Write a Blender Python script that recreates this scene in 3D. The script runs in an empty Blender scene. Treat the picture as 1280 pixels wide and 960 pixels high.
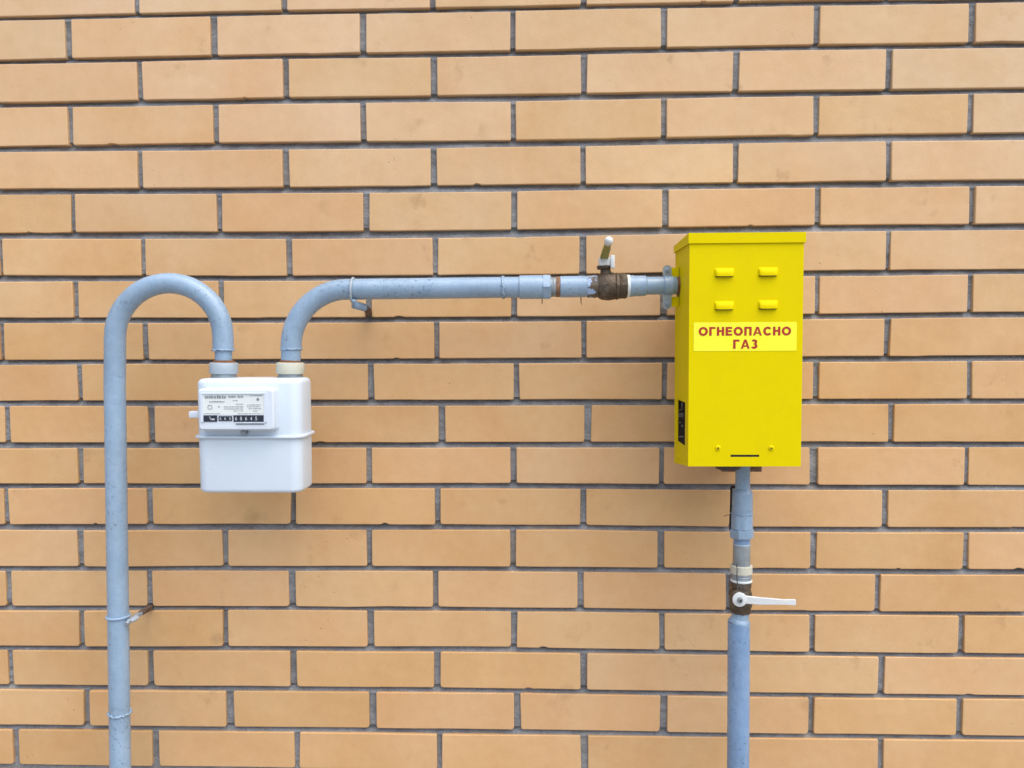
import bpy, bmesh, math, random
import numpy as np
from mathutils import Vector, Matrix

random.seed(7)
rng = np.random.default_rng(11)
scene = bpy.context.scene
C = scene.collection
PI = math.pi

# ------------------------------------------------------------------ camera
F_PX = 1000.0
PITCH, YAW, ROLL = -0.051483, 0.033189, 0.004653
Z0 = 1.35                                   # height of the frame's middle course above the ground
CAM = Vector((0.045794, -1.40043, 0.066328 + Z0))
ROT = Matrix.Rotation(YAW, 3, 'Z') @ Matrix.Rotation(PITCH, 3, 'X') @ Matrix.Rotation(ROLL, 3, 'Y')
right, fwd, up = ROT.col[0], ROT.col[1], ROT.col[2]
cd = bpy.data.cameras.new('camera'); cam = bpy.data.objects.new('camera', cd); C.objects.link(cam)
cd.sensor_width = 36.0; cd.lens = 36.0 * F_PX / 1280.0
cd.clip_start = 0.02; cd.clip_end = 500
m = Matrix.Identity(4)
for i in range(3):
    m[i][0] = right[i]; m[i][1] = up[i]; m[i][2] = -fwd[i]; m[i][3] = CAM[i]
cam.matrix_world = m
scene.camera = cam
scene.render.resolution_x = 1024; scene.render.resolution_y = 768

# ------------------------------------------------------------------ sky, sun, exposure
SUN_EL, SUN_AZ = math.radians(66), math.radians(48)     # azimuth: to the right of straight out from the wall
world = bpy.data.worlds.new('World'); scene.world = world; world.use_nodes = True
wn = world.node_tree.nodes; wl = world.node_tree.links
sky = wn.new('ShaderNodeTexSky'); sky.sky_type = 'NISHITA'; sky.sun_disc = False
sd = Vector((math.sin(SUN_AZ) * math.cos(SUN_EL), -math.cos(SUN_AZ) * math.cos(SUN_EL), math.sin(SUN_EL)))
sky.sun_elevation = SUN_EL; sky.sun_rotation = math.atan2(sd.x, sd.y)
sky.air_density = 0.6; sky.dust_density = 3.0; sky.ozone_density = 0.4
wl.new(sky.outputs[0], wn['Background'].inputs[0]); wn['Background'].inputs[1].default_value = 0.09
ld = bpy.data.lights.new('sun', 'SUN'); ld.energy = 1.5; ld.angle = math.radians(95); ld.color = (1.0, 0.975, 0.935)
sun = bpy.data.objects.new('sun', ld); C.objects.link(sun)
sun.rotation_euler = sd.to_track_quat('Z', 'Y').to_euler(); sun.location = (2, -3, 5)
vs = scene.view_settings
vs.view_transform = 'Standard'; vs.look = 'None'; vs.exposure = 1.43; vs.gamma = 1.0; vs.use_curve_mapping = False

# ------------------------------------------------------------------ from a measured point to the place it stands
def ray(x, y): return right * ((x - 640) / F_PX) + fwd - up * ((y - 480) / F_PX)
def at(x, y, d):
    "point at image position x, y that stands d metres out from the brick faces"
    v = ray(x, y); return CAM + v * ((-d - CAM.y) / v.y)
def at_x(x, y, X):
    v = ray(x, y); return CAM + v * ((X - CAM.x) / v.x)
def mpp(d): return (at(641, 480, d) - at(640, 480, d)).length

# ------------------------------------------------------------------ materials
MATS = {}
def new_mat(name):
    m = bpy.data.materials.new(name); m.use_nodes = True
    MATS[name] = m
    nt = m.node_tree
    return m, nt, nt.nodes['Principled BSDF']
class N:
    "small helper to chain shader nodes"
    def __init__(s, nt): s.nt = nt; s.pos = s.node('ShaderNodeNewGeometry').outputs['Position']
    def node(s, t, **k):
        n = s.nt.nodes.new(t)
        for a, b in k.items(): setattr(n, a, b)
        return n
    def link(s, a, b): s.nt.links.new(a, b)
    def noise(s, scale, detail=4, rough=.55, vec=None, stretch=None, dist=0):
        n = s.node('ShaderNodeTexNoise'); n.inputs['Scale'].default_value = scale
        n.inputs['Detail'].default_value = detail; n.inputs['Roughness'].default_value = rough
        n.inputs['Distortion'].default_value = dist
        v = vec or s.pos
        if stretch:
            mp = s.node('ShaderNodeMapping'); mp.inputs['Scale'].default_value = stretch
            s.link(v, mp.inputs['Vector']); v = mp.outputs[0]
        s.link(v, n.inputs['Vector']); return n.outputs['Fac']
    def ramp(s, fac, stops):
        r = s.node('ShaderNodeValToRGB'); e = r.color_ramp.elements
        while len(e) < len(stops): e.new(.5)
        for i, (p, c) in enumerate(stops):
            e[i].position = p; e[i].color = (c, c, c, 1) if not hasattr(c, '__len__') else (*c, 1)
        s.link(fac, r.inputs[0]); return r.outputs[0]
    def mix(s, fac, a, b, mode='MIX'):
        n = s.node('ShaderNodeMix', data_type='RGBA', blend_type=mode)
        for sock, v in ((n.inputs[0], fac), (n.inputs[6], a), (n.inputs[7], b)):
            if hasattr(v, 'default_value') or hasattr(v, 'is_linked'): s.link(v, sock)
            elif hasattr(v, '__len__'): sock.default_value = (*v, 1)
            else: sock.default_value = v
        return n.outputs[2]
    def math(s, op, a, b=0.0):
        n = s.node('ShaderNodeMath', operation=op)
        for i, v in enumerate((a, b)):
            if hasattr(v, 'is_linked'): s.link(v, n.inputs[i])
            else: n.inputs[i].default_value = v
        return n.outputs[0]
    def bump(s, h, dist, strength=1.0, normal=None):
        b = s.node('ShaderNodeBump'); b.inputs['Distance'].default_value = dist; b.inputs['Strength'].default_value = strength
        s.link(h, b.inputs['Height'])
        if normal: s.link(normal, b.inputs['Normal'])
        return b.outputs[0]

def mat_brick():
    m, nt, p = new_mat('facing_brick'); n = N(nt)
    at_ = n.node('ShaderNodeAttribute', attribute_name='tint'); tint = at_.outputs['Color']
    c = n.mix(n.ramp(n.noise(5.5, 3), [(.35, 0.0), (.68, .8)]), tint, (.93, .83, .70), 'MULTIPLY')      # broad firing tone
    c = n.mix(n.ramp(n.noise(9, 4, stretch=(3.2, 1, .55)), [(.3, 0.0), (.75, .40)]), c, (1.08, 1.05, 1.04), 'MULTIPLY')
    c = n.mix(n.ramp(n.noise(46, 5, .65), [(.36, 0.0), (.72, .45)]), c, (.90, .84, .76), 'MULTIPLY')     # mottling
    c = n.mix(n.ramp(n.noise(600, 2, .6), [(.3, .0), (.8, .22)]), c, (.80, .74, .68), 'MULTIPLY')        # sandy grain
    # iron spots
    vo = n.node('ShaderNodeTexVoronoi'); vo.inputs['Scale'].default_value = 75; vo.inputs['Randomness'].default_value = 1
    n.link(n.pos, vo.inputs['Vector'])
    gate = n.ramp(n.noise(4.2, 2), [(.55, 0.0), (.66, 1.0)])
    sel = n.node('ShaderNodeSeparateColor'); n.link(vo.outputs['Color'], sel.inputs[0])
    spot = n.math('MULTIPLY', n.ramp(vo.outputs['Distance'], [(.05, 1.0), (.12, 0.0)]), n.math('GREATER_THAN', sel.outputs[0], .66))
    c = n.mix(n.math('MULTIPLY', n.math('MULTIPLY', spot, gate), .75), c, (.13, .07, .035))
    # brown smudges
    sm = n.math('MULTIPLY', n.ramp(n.noise(16, 5, .6), [(.60, 0.0), (.74, .50)]), n.ramp(n.noise(3.1, 1), [(.46, 0.0), (.58, 1.0)]))
    c = n.mix(sm, c, (.30, .17, .075))
    n.link(c, p.inputs['Base Color'])
    n.link(n.ramp(n.noise(60, 3), [(.3, .62), (.7, .78)]), p.inputs['Roughness'])
    p.inputs['Specular IOR Level'].default_value = .35
    b1 = n.bump(n.noise(14, 2), .0018)
    b2 = n.bump(n.noise(260, 3, .6), .00022, 1, b1)
    pit = n.math('SUBTRACT', 1.0, n.math('MULTIPLY', spot, gate))
    n.link(n.bump(pit, .0008, 1, b2), p.inputs['Normal'])
    return m
def mat_mortar():
    m, nt, p = new_mat('mortar'); n = N(nt)
    c = n.mix(n.ramp(n.noise(26, 5, .65), [(.3, 0.0), (.7, 1.0)]), (.20, .21, .222), (.36, .37, .38))
    c = n.mix(n.ramp(n.noise(380, 3, .7), [(.3, .0), (.75, .7)]), c, (.45, .45, .45), 'MULTIPLY')
    c = n.mix(n.ramp(n.noise(8, 3), [(.55, 0.0), (.7, .5)]), c, (.34, .30, .235))
    n.link(c, p.inputs['Base Color']); p.inputs['Roughness'].default_value = .95
    b = n.bump(n.noise(90, 5, .7), .004)
    n.link(n.bump(n.noise(500, 3, .7), .0012, 1, b), p.inputs['Normal'])
    return m
def mat_pipe(name='pipe_paint', base=(.262, .385, .52), chips=.5):
    m, nt, p = new_mat(name); n = N(nt)
    lo = tuple(x * .80 for x in base)
    c = n.mix(n.ramp(n.noise(14, 4), [(.3, 0.0), (.7, 1.0)]), lo, base)
    c = n.mix(n.ramp(n.noise(60, 5, .7, stretch=(1, 1, .35)), [(.45, 0.0), (.75, .25)]), c, (.42, .51, .59))   # chalky weathering
    c = n.mix(n.ramp(n.noise(120, 4, .7), [(.62, 0.0), (.72, .14)]), c, (.17, .20, .235))
    chip = n.math('MULTIPLY', n.ramp(n.noise(210, 3, .6), [(.63, 0.0), (.66, 1.0)]), n.ramp(n.noise(11, 2), [(.46, 0.0), (.56, 1.0)]))
    c = n.mix(n.math('MULTIPLY', chip, chips * .85), c, (.075, .045, .030))
    n.link(c, p.inputs['Base Color'])
    n.link(n.ramp(n.noise(40, 3), [(.3, .20), (.7, .38)]), p.inputs['Roughness'])
    b = n.bump(n.noise(70, 3, .5), .0008)
    n.link(n.bump(n.math('SUBTRACT', 1.0, chip), .0006, 1, b), p.inputs['Normal'])
    return m
def mat_simple(name, base, rough=.5, metal=0, var=.25, scale=40, spec=.5, bump=.0006, dirt=None, dirt_amt=.4, dscale=14, dcut=(.5, .68)):
    m, nt, p = new_mat(name); n = N(nt)
    c = n.mix(n.ramp(n.noise(scale, 4, .6), [(.3, 0.0), (.72, 1.0)]), tuple(x * (1 - var) for x in base), base)
    if dirt:
        c = n.mix(n.ramp(n.noise(dscale, 5, .65), [(dcut[0], 0.0), (dcut[1], dirt_amt)]), c, dirt)
    n.link(c, p.inputs['Base Color']); p.inputs['Metallic'].default_value = metal
    n.link(n.ramp(n.noise(scale * 1.7, 3), [(.3, max(rough - .08, .05)), (.7, min(rough + .1, 1))]), p.inputs['Roughness'])
    p.inputs['Specular IOR Level'].default_value = spec
    if bump: n.link(n.bump(n.noise(scale * 3, 4, .6), bump), p.inputs['Normal'])
    return m
mat_brick(); mat_mortar(); mat_pipe(); mat_pipe('pipe_paint_deep', (.19, .315, .50), .35); mat_pipe('pipe_paint_light', (.37, .44, .50), .9)
mat_simple('meter_white', (.60, .70, .79), .34, var=.05, scale=9, bump=.00012, dirt=(.55, .62, .66), dirt_amt=.12, dscale=20)
mat_simple('cover_plastic', (.62, .70, .78), .42, var=.04, scale=30, bump=.0001)
mat_simple('label_paper', (.70, .76, .745), .5, var=.03, scale=60, bump=0)
mat_simple('label_ink', (.27, .31, .33), .6, var=.3, scale=300, bump=0)
mat_simple('counter_black', (.022, .030, .052), .25, var=.3, scale=80, bump=0)
mat_simple('digit_white', (.50, .54, .57), .5, var=.2, scale=200, bump=0)
mat_simple('cabinet_yellow', (.70, .575, .0005), .5, var=.03, scale=6, bump=.00012, dirt=(.60, .48, .004), dirt_amt=.25, dscale=30, spec=.05)
mat_simple('sticker_yellow', (.86, .86, .028), .32, var=.02, scale=20, bump=0)
mat_simple('sticker_red', (.40, .022, .008), .45, var=.1, scale=60, bump=0)
mat_simple('brass_dark', (.125, .092, .062), .5, metal=.45, var=.5, scale=80, bump=.0016, dirt=(.19, .17, .14), dirt_amt=.6, dscale=50)
mat_simple('rust', (.26, .115, .042), .85, var=.55, scale=120, bump=.001, dirt=(.10, .05, .03), dirt_amt=.6, dscale=60)
mat_simple('rust_dark', (.13, .070, .042), .85, var=.55, scale=120, bump=.001, dirt=(.27, .26, .24), dirt_amt=.5, dscale=90)
mat_simple('rust_brown', (.27, .15, .085), .85, var=.5, scale=120, bump=.001, dirt=(.26, .33, .40), dirt_amt=.5, dscale=70)
mat_simple('galvanised', (.34, .395, .425), .42, metal=.35, var=.3, scale=60, bump=.0005, dirt=(.24, .19, .13), dirt_amt=.35, dscale=50)
mat_simple('ptfe_white', (.74, .80, .80), .6, var=.12, scale=100, bump=.0008)
mat_simple('cream_paint', (.56, .57, .47), .55, var=.18, scale=70, bump=.0008, dirt=(.42, .33, .18), dirt_amt=.35, dscale=70)
mat_simple('handle_white', (.66, .70, .71), .42, var=.16, scale=60, bump=.0005, dirt=(.5, .48, .36), dirt_amt=.25, dscale=60)
mat_simple('handle_olive', (.33, .30, .045), .5, var=.3, scale=70, bump=.0006)
mat_simple('black_rubber_and_shade', (.02, .018, .017), .6, var=.3, scale=80)
mat_simple('wire', (.09, .085, .08), .5, metal=.6, var=.3, scale=120)
mat_simple('regulator_dark', (.060, .042, .046), .5, var=.4, scale=60, bump=.0006)
mat_simple('regulator_mark', (.62, .58, .66), .5, var=.5, scale=250, bump=.0003)
mat_simple('concrete', (.30, .285, .26), .9, var=.35, scale=5, bump=.004, dirt=(.17, .16, .14), dirt_amt=.5, dscale=2.5)
def mat_overpaint():
    m, nt, p = new_mat('brass_overpainted'); n = N(nt)
    sx = n.node('ShaderNodeSeparateXYZ'); n.link(n.pos, sx.inputs[0])
    br = n.mix(n.noise(80, 4), (.06, .045, .032), (.15, .115, .08))
    f = n.math('ADD', n.math('MULTIPLY', n.math('SUBTRACT', at(741, 355, .125).x, sx.outputs[0]), 45.0), n.math('MULTIPLY', n.math('SUBTRACT', n.noise(75, 3, .6), .5), 3.2))
    mk = n.ramp(f, [(.0, 0.0), (.06, 1.0)])
    n.link(n.mix(mk, br, (.30, .41, .58)), p.inputs['Base Color']); p.inputs['Roughness'].default_value = .45
    n.link(n.bump(mk, .0008), p.inputs['Normal'])
mat_overpaint()
def M(k): return MATS[k]

# ------------------------------------------------------------------ object helpers
def world_loc(o):
    v = Vector((0, 0, 0))
    while o is not None: v = v + o.location; o = o.parent
    return v
def tag(o, label=None, cat=None, group=None, kind=None):
    if label: o['label'] = label
    if cat: o['category'] = cat
    if group: o['group'] = group
    if kind: o['kind'] = kind
    return o
def thing(name, loc, label, cat, group=None):
    o = bpy.data.objects.new(name, None); C.objects.link(o); o.location = loc; o.empty_display_size = .05
    return tag(o, label, cat, group)
def place(name, me, mat, parent=None, smooth=None, origin=None):
    "link a mesh given in world coordinates, its origin moved to its own centre"
    n = len(me.vertices); co = np.empty(n * 3, 'f'); me.vertices.foreach_get('co', co); co = co.reshape(-1, 3)
    if origin is None: origin = (co.min(0) + co.max(0)) / 2
    origin = np.asarray(origin, 'f'); me.vertices.foreach_set('co', (co - origin).ravel())
    o = bpy.data.objects.new(name, me); C.objects.link(o); me.materials.append(M(mat))
    o.parent = parent; o.location = Vector(origin.tolist()) - (world_loc(parent) if parent else Vector())
    if smooth is not None:
        me.polygons.foreach_set('use_smooth', [True] * len(me.polygons))
        me.set_sharp_from_angle(angle=math.radians(smooth))
    me.update()
    return o
def build(name, bm, mat, parent=None, smooth=35, bevel=0, segs=2):
    if bevel:
        es = [e for e in bm.edges if len(e.link_faces) == 2 and e.calc_face_angle(0) > math.radians(40)]
        bmesh.ops.bevel(bm, geom=es, offset=bevel, segments=segs, profile=.5, affect='EDGES', clamp_overlap=True)
    bmesh.ops.recalc_face_normals(bm, faces=bm.faces)
    me = bpy.data.meshes.new(name); bm.to_mesh(me); bm.free()
    return place(name, me, mat, parent, smooth)
def frame_of(t):
    t = Vector(t).normalized()
    ref = Vector((0, 0, 1)) if abs(t.z) < .9 else Vector((0, -1, 0))
    a = t.cross(ref).normalized(); b = a.cross(t).normalized()
    return a, b
def add_lathe(bm, p0, p1, prof, segs=28, phase=0.0, wobble=0.0):
    "profile of (fraction along p0-p1, radius); an item may carry a third value: number of flats"
    p0, p1 = Vector(p0), Vector(p1); ax = p1 - p0; a, b = frame_of(ax)
    rings = []
    for it in prof:
        t, r = it[0], it[1]; flats = it[2] if len(it) > 2 else 0
        c = p0 + ax * t; ring = []
        for i in range(segs):
            th = 2 * PI * i / segs + phase; rr = r
            if flats:
                w = 2 * PI / flats; ph = (th % w) - w / 2; rr = r * math.cos(w / 2) / math.cos(ph)
            if wobble: rr *= 1 + random.uniform(-wobble, wobble)
            ring.append(bm.verts.new(c + a * (rr * math.cos(th)) + b * (rr * math.sin(th))))
        rings.append(ring)
    for r0, r1 in zip(rings, rings[1:]):
        for i in range(segs):
            bm.faces.new((r0[i], r0[(i + 1) % segs], r1[(i + 1) % segs], r1[i]))
    bm.faces.new(list(reversed(rings[0]))); bm.faces.new(rings[-1])
def add_tube(bm, pts, r, segs=24, caps=True, flat=None):
    "tube along points; r a number or one per point; flat = (half width, half thickness) for a strap"
    pts = [Vector(p) for p in pts]; rs = r if hasattr(r, '__len__') else [r] * len(pts)
    t0 = (pts[1] - pts[0]).normalized(); a, b = frame_of(t0); rings = []; prev = t0
    for i, p in enumerate(pts):
        t = (pts[min(i + 1, len(pts) - 1)] - pts[max(i - 1, 0)]).normalized()
        q = prev.rotation_difference(t); a = (q @ a); b = (q @ b); prev = t
        rings.append([bm.verts.new(p + a * (rs[i] * math.cos(2 * PI * k / segs)) + b * (rs[i] * math.sin(2 * PI * k / segs))) for k in range(segs)])
    for r0, r1 in zip(rings, rings[1:]):
        for i in range(segs): bm.faces.new((r0[i], r0[(i + 1) % segs], r1[(i + 1) % segs], r1[i]))
    if caps: bm.faces.new(list(reversed(rings[0]))); bm.faces.new(rings[-1])
def add_box(bm, lo, hi, mat=None):
    lo, hi = Vector(lo), Vector(hi)
    r = bmesh.ops.create_cube(bm, size=1)['verts']
    for v in r:
        v.co = Vector([(lo[i] + hi[i]) / 2 + v.co[i] * (hi[i] - lo[i]) for i in range(3)])
    if mat: bmesh.ops.transform(bm, matrix=mat, verts=r)
    return r
def add_bar(bm, p0, p1, w, t, side=None):
    "rectangular bar from p0 to p1, w wide along side, t thick"
    p0, p1 = Vector(p0), Vector(p1); ax = (p1 - p0).normalized()
    if side is None: a, b = frame_of(ax)
    else: a = (Vector(side) - ax * Vector(side).dot(ax)).normalized(); b = ax.cross(a)
    vs_ = [bm.verts.new(p + a * sx * w / 2 + b * sy * t / 2) for p in (p0, p1) for sx, sy in ((-1, -1), (1, -1), (1, 1), (-1, 1))]
    for f in ((0, 1, 2, 3), (7, 6, 5, 4), (0, 4, 5, 1), (1, 5, 6, 2), (2, 6, 7, 3), (3, 7, 4, 0)): bm.faces.new([vs_[i] for i in f])
def round_rect(x0, x1, y0, y1, r, n=5):
    pts = []
    for cx, cy, a0 in ((x1 - r, y1 - r, 0), (x0 + r, y1 - r, PI / 2), (x0 + r, y0 + r, PI), (x1 - r, y0 + r, 1.5 * PI)):
        for k in range(n + 1): pts.append((cx + r * math.cos(a0 + k * PI / 2 / n), cy + r * math.sin(a0 + k * PI / 2 / n)))
    return pts
def add_stack(bm, layers, to3):
    "solid from 2-D outlines of equal count: layers of (outline, height); to3 maps (u, v, h) to a point"
    rings = [[bm.verts.new(to3(u, v, h)) for u, v in o] for o, h in layers]
    n = len(rings[0])
    for r0, r1 in zip(rings, rings[1:]):
        for i in range(n): bm.faces.new((r0[i], r0[(i + 1) % n], r1[(i + 1) % n], r1[i]))
    bm.faces.new(list(reversed(rings[0]))); bm.faces.new(rings[-1])
def text_mesh(body, height, width, centre, mat, name, parent, bold=.0, depth=.0002, letter=1.0):
    "lettering standing on a plane that faces out from the wall (towards -Y)"
    cu = bpy.data.curves.new('lettering', 'FONT'); cu.body = body; cu.align_x = 'CENTER'; cu.size = 1.0; cu.offset = bold; cu.extrude = 0; cu.space_character = letter; cu.resolution_u = 3
    o = bpy.data.objects.new('lettering', cu); C.objects.link(o)
    dg = bpy.context.evaluated_depsgraph_get()
    me = bpy.data.meshes.new_from_object(o.evaluated_get(dg)); bpy.data.objects.remove(o)
    n = len(me.vertices); co = np.empty(n * 3, 'f'); me.vertices.foreach_get('co', co); co = co.reshape(-1, 3)
    lo, hi = co.min(0), co.max(0); c = (lo + hi) / 2
    out = np.zeros_like(co)
    out[:, 0] = (co[:, 0] - c[0]) * (width / (hi[0] - lo[0])) + centre.x
    out[:, 2] = (co[:, 1] - c[1]) * (height / (hi[1] - lo[1])) + centre.z
    out[:, 1] = centre.y
    me.vertices.foreach_set('co', out.ravel())
    return place(name, me, mat, parent)

# ------------------------------------------------------------------ ground
bm = bmesh.new()
bmesh.ops.create_grid(bm, x_segments=40, y_segments=40, size=40)
for v in bm.verts: v.co.z = 0
g = build('ground', bm, 'concrete'); g['kind'] = 'structure'

# ------------------------------------------------------------------ brick wall
XS = [0, 320, 640, 960, 1280]
BED_BOTTOM = [
 [20,13,7.5,0.6,-4],
 [74.5,67.5,62.5,56,52],
 [128,122,117.5,113.5,109],
 [182.5,177.5,175,169.3,165],
 [236,234,230.5,227.3,224],
 [290.5,289.5,287,281.5,279.5],
 [344,344.7,343.3,338.5,336],
 [397,397.2,395.5,393,389],
 [450,449,447.7,446,444],
 [501,500,499.5,499,498],
 [553,553,552.5,552.3,552.5],
 [604.5,604.5,603.8,606,606.5],
 [655.5,655,655.5,659,659.5],
 [708,707.5,708,710.5,712],
 [757.5,758,759,763.8,765],
 [807.5,808,809.3,814.2,817],
 [856,858,860.5,866,869.5],
 [905.5,909,912,917,920]]
BED_TOP = [
 [26,19.3,14,7.8,3],
 [80.5,74,70.2,63.5,59.5],
 [135,129.8,126.7,121,116],
 [190.5,187,184.5,178.3,175],
 [243,242,239.3,235,232.5],
 [298.5,299,296.5,290,287.5],
 [352,351,350,346,342.5],
 [404,404,402,399.5,397],
 [456,455.3,454.3,453,451],
 [508,508,507,506,505],
 [560.5,560,559.5,559.5,559.5],
 [611,610.5,610.8,613,613],
 [663,663,662.5,665.5,666],
 [714,714,714.5,717.8,719],
 [764,763,765,768.5,770.5],
 [813,814,816,820,823],
 [862.5,864.5,866.8,872,875],
 [912,915,919,923,926]]
PERPENDS = [
 [(167,173.5),(351,359),(537.5,545),(726,733),(917,924),(1107.5,1113)],
 [(80.5,88.5),(262.5,271),(449,457),(638,644),(826,834),(1017,1025),(1211,1219)],
 [(170.5,177.5),(353,360.5),(538,546),(726,734),(916.5,924),(1107.5,1115.5)],
 [(84,91),(265.5,273),(450.5,457.5),(638.5,644.5),(826,833),(1017,1024.5),(1210,1217.5)],
 [(171,178),(353,361),(538,546),(725,733),(916,923),(1107,1114.5)],
 [(87.5,94),(271,277.5),(454,462),(639,646),(827.5,835.5),(1019,1026),(1211,1219)],
 [(-1,3),(176,182),(357.5,365),(540.5,547.5),(725,732.5),(916,924),(1107,1113)],
 [(91,97.5),(273,279.5),(457.5,464),(639,645.5),(825,834),(1018,1024.5),(1209.5,1216)],
 [(-1,4.5),(178,185),(363,370),(542.5,549),(727,733),(917,924),(1105.5,1113)],
 [(96,102.5),(277,283),(459.5,467.5),(642,649),(827,834),(1017,1024),(1209.5,1215.5)],
 [(5.5,12.5),(184.5,193),(366,373),(548,556),(731,739),(920,927),(1110.5,1117.5)],
 [(97,103),(280,287),(458,465),(638,645.5),(824,830.5),(1013,1022),(1205.5,1212)],
 [(4.5,11),(183,190.5),(363,370),(544,550.5),(725.5,733),(912.5,919),(1103,1110)],
 [(97,105),(277.5,285),(458,465),(637.5,645),(822,830.5),(1012.5,1021),(1204,1211)],
 [(7,14),(183,190),(361,369),(541,548),(722,729),(907.5,914),(1094,1100.5)],
 [(99,106),(278,285),(459,467),(638.3,646),(824,831),(1012,1019),(1198,1206)],
 [(9,16),(184.5,192),(362,371),(542.5,550.5),(725,734),(912,919),(1098,1106)],
 [(104.5,112.5),(282.5,292),(461,470.5),(642.5,650.5),(825.5,834),(1010.5,1017.5),(1196,1204)],
 [(16,24),(190.5,199),(368,375),(546,553),(726,735),(915,922),(1097,1104)]]

LX0, LX1, WALL_TOP = -3.4, 3.4, 3.0
PITCH_Z = 0.0747; BRICK_H = 0.0647; BRICK_L = 0.2497; JOINT = 0.0103
bed_b = [[at(x, y, 0) for x, y in zip(XS, r)] for r in BED_BOTTOM]
bed_t = [[at(x, y, 0) for x, y in zip(XS, r)] for r in BED_TOP]
def line(tab, j, X):
    return float(np.interp(X, [p.x for p in tab[j]], [p.z for p in tab[j]]))
def course_z(k, X):
    "bottom and top of course k at X (course 0 cuts the top of the photograph)"
    bot = line(bed_b, k, X) if 0 <= k <= 17 else (line(bed_b, 0, X) - k * PITCH_Z if k < 0 else line(bed_b, 17, X) - (k - 17) * PITCH_Z)
    top = line(bed_t, k - 1, X) if 1 <= k <= 18 else bot + BRICK_H
    return bot, top
wall = thing('brick_wall', (0, .05, 0), 'tan facing brick wall with grey recessed mortar joints behind the gas pipes', 'wall')

bricks = []                                             # (X0, X1, course)
k_lo = -int((WALL_TOP - Z0 - .65) / PITCH_Z) ; k_hi = 17 + int((Z0 - .63 - 0.0) / PITCH_Z)
joint_rows = {}
for k in range(k_lo, k_hi + 1):
    if 0 <= k <= 18:
        ym = {0: 4, 18: 945}.get(k) or (BED_TOP[k - 1][2] + BED_BOTTOM[k][2]) / 2
        js = [(at(a, ym, 0).x, at(b, ym, 0).x) for a, b in PERPENDS[k]]
    else:
        src = joint_rows[k - 2] if k > 18 else None
        base = 0.0 if k % 2 else 0.13
        js = [(base - JOINT / 2 + random.gauss(0, .002), base + JOINT / 2 + random.gauss(0, .001))]
    js = sorted(js)
    while js[0][0] > LX0 + .05:
        r = js[0][0] - BRICK_L + random.gauss(0, .0018); js.insert(0, (r - JOINT + random.gauss(0, .0008), r))
    while js[-1][1] < LX1 - .05:
        l = js[-1][1] + BRICK_L + random.gauss(0, .0018); js.append((l, l + JOINT + random.gauss(0, .0008)))
    joint_rows[k] = js
    for (a, b), (c, d) in zip(js, js[1:]): bricks.append((b, c, k))

PALETTE = [(0.644, 0.464, 0.286), (0.650, 0.484, 0.306), (0.630, 0.449, 0.267), (0.661, 0.486, 0.319), (0.650, 0.462, 0.294), (0.621, 0.446, 0.257), (0.655, 0.473, 0.294)]
def brick_outline(x0, x1, k):
    zb0, zt0 = course_z(k, x0); zb1, zt1 = course_z(k, x1)
    low = min(max((k - 8) / 7, 0), 1)
    rb = [random.uniform(.0012, .0022) + low * random.uniform(.0010, .0034) for _ in range(2)]
    rt = [random.uniform(.0010, .0020) + low * random.uniform(0, .0012) for _ in range(2)]
    dx = [random.gauss(0, .0005) for _ in range(4)]
    P = []
    def corner(cx, cz, a0, r, n=2):
        for i in range(n + 1):
            a = a0 + i * PI / 2 / n; P.append([cx + r * math.cos(a), cz + r * math.sin(a)])
    corner(x1 + dx[0] - rt[1], zt1 - rt[1], 0, rt[1])
    P.append([x1 * .37 + x0 * .63, zt1 * .37 + zt0 * .63 + random.gauss(0, .00035)])
    corner(x0 + dx[1] + rt[0], zt0 - rt[0], PI / 2, rt[0])
    corner(x0 + dx[2] + rb[0], zb0 + rb[0], PI, rb[0])
    # uneven lower arris, sometimes chipped
    us = sorted(random.uniform(.12, .88) for _ in range(2))
    for u in us: P.append([x0 + (x1 - x0) * u, zb0 + (zb1 - zb0) * u + random.gauss(0, .0004)])
    if random.random() < .16:
        u = random.uniform(.15, .85); w = random.uniform(.004, .011); h = random.uniform(.0012, .0030)
        xc = x0 + (x1 - x0) * u; zc = zb0 + (zb1 - zb0) * u
        P = [p for p in P if not (abs(p[0] - xc) < w * 1.6 and abs(p[1] - zc) < .004)]
        i = max(j for j in range(len(P)) if P[j][0] < xc and abs(P[j][1] - zc) < .006)
        P[i + 1:i + 1] = [[xc - w, zc], [xc - w * .3, zc + h], [xc + w * .4, zc + h * .7], [xc + w, zc]]
    corner(x1 + dx[3] - rb[1], zb1 + rb[1], 1.5 * PI, rb[1])
    return P
def brick_geo(x0, x1, k, verts, faces):
    P = brick_outline(x0, x1, k); n = len(P); b = len(verts)
    y0 = random.gauss(0, .0007); ty = random.gauss(0, .0012); tz = random.gauss(0, .004)
    xc = (x0 + x1) / 2; zc = sum(p[1] for p in P) / n
    bev = random.uniform(.0009, .0016)
    def yy(x, z): return y0 + ty * (x - xc) / .125 * .5 + tz * (z - zc)
    for (ins, dy) in ((bev, 0.0), (bev * .3, bev * .3), (0.0, bev)):
        for x, z in P:
            xi = x - max(min((x - xc) * 1e3, 1), -1) * ins; zi = z - max(min((z - zc) * 1e3, 1), -1) * ins
            verts.append((xi, yy(x, z) + dy, zi))
    for x, z in P: verts.append((x, .045, z))
    faces.append([b + i for i in range(n)][::-1])
    for r in range(3):
        for i in range(n):
            j = (i + 1) % n; faces.append((b + r * n + i, b + r * n + j, b + (r + 1) * n + j, b + (r + 1) * n + i)[::-1])
    return len(verts) - b
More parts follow.
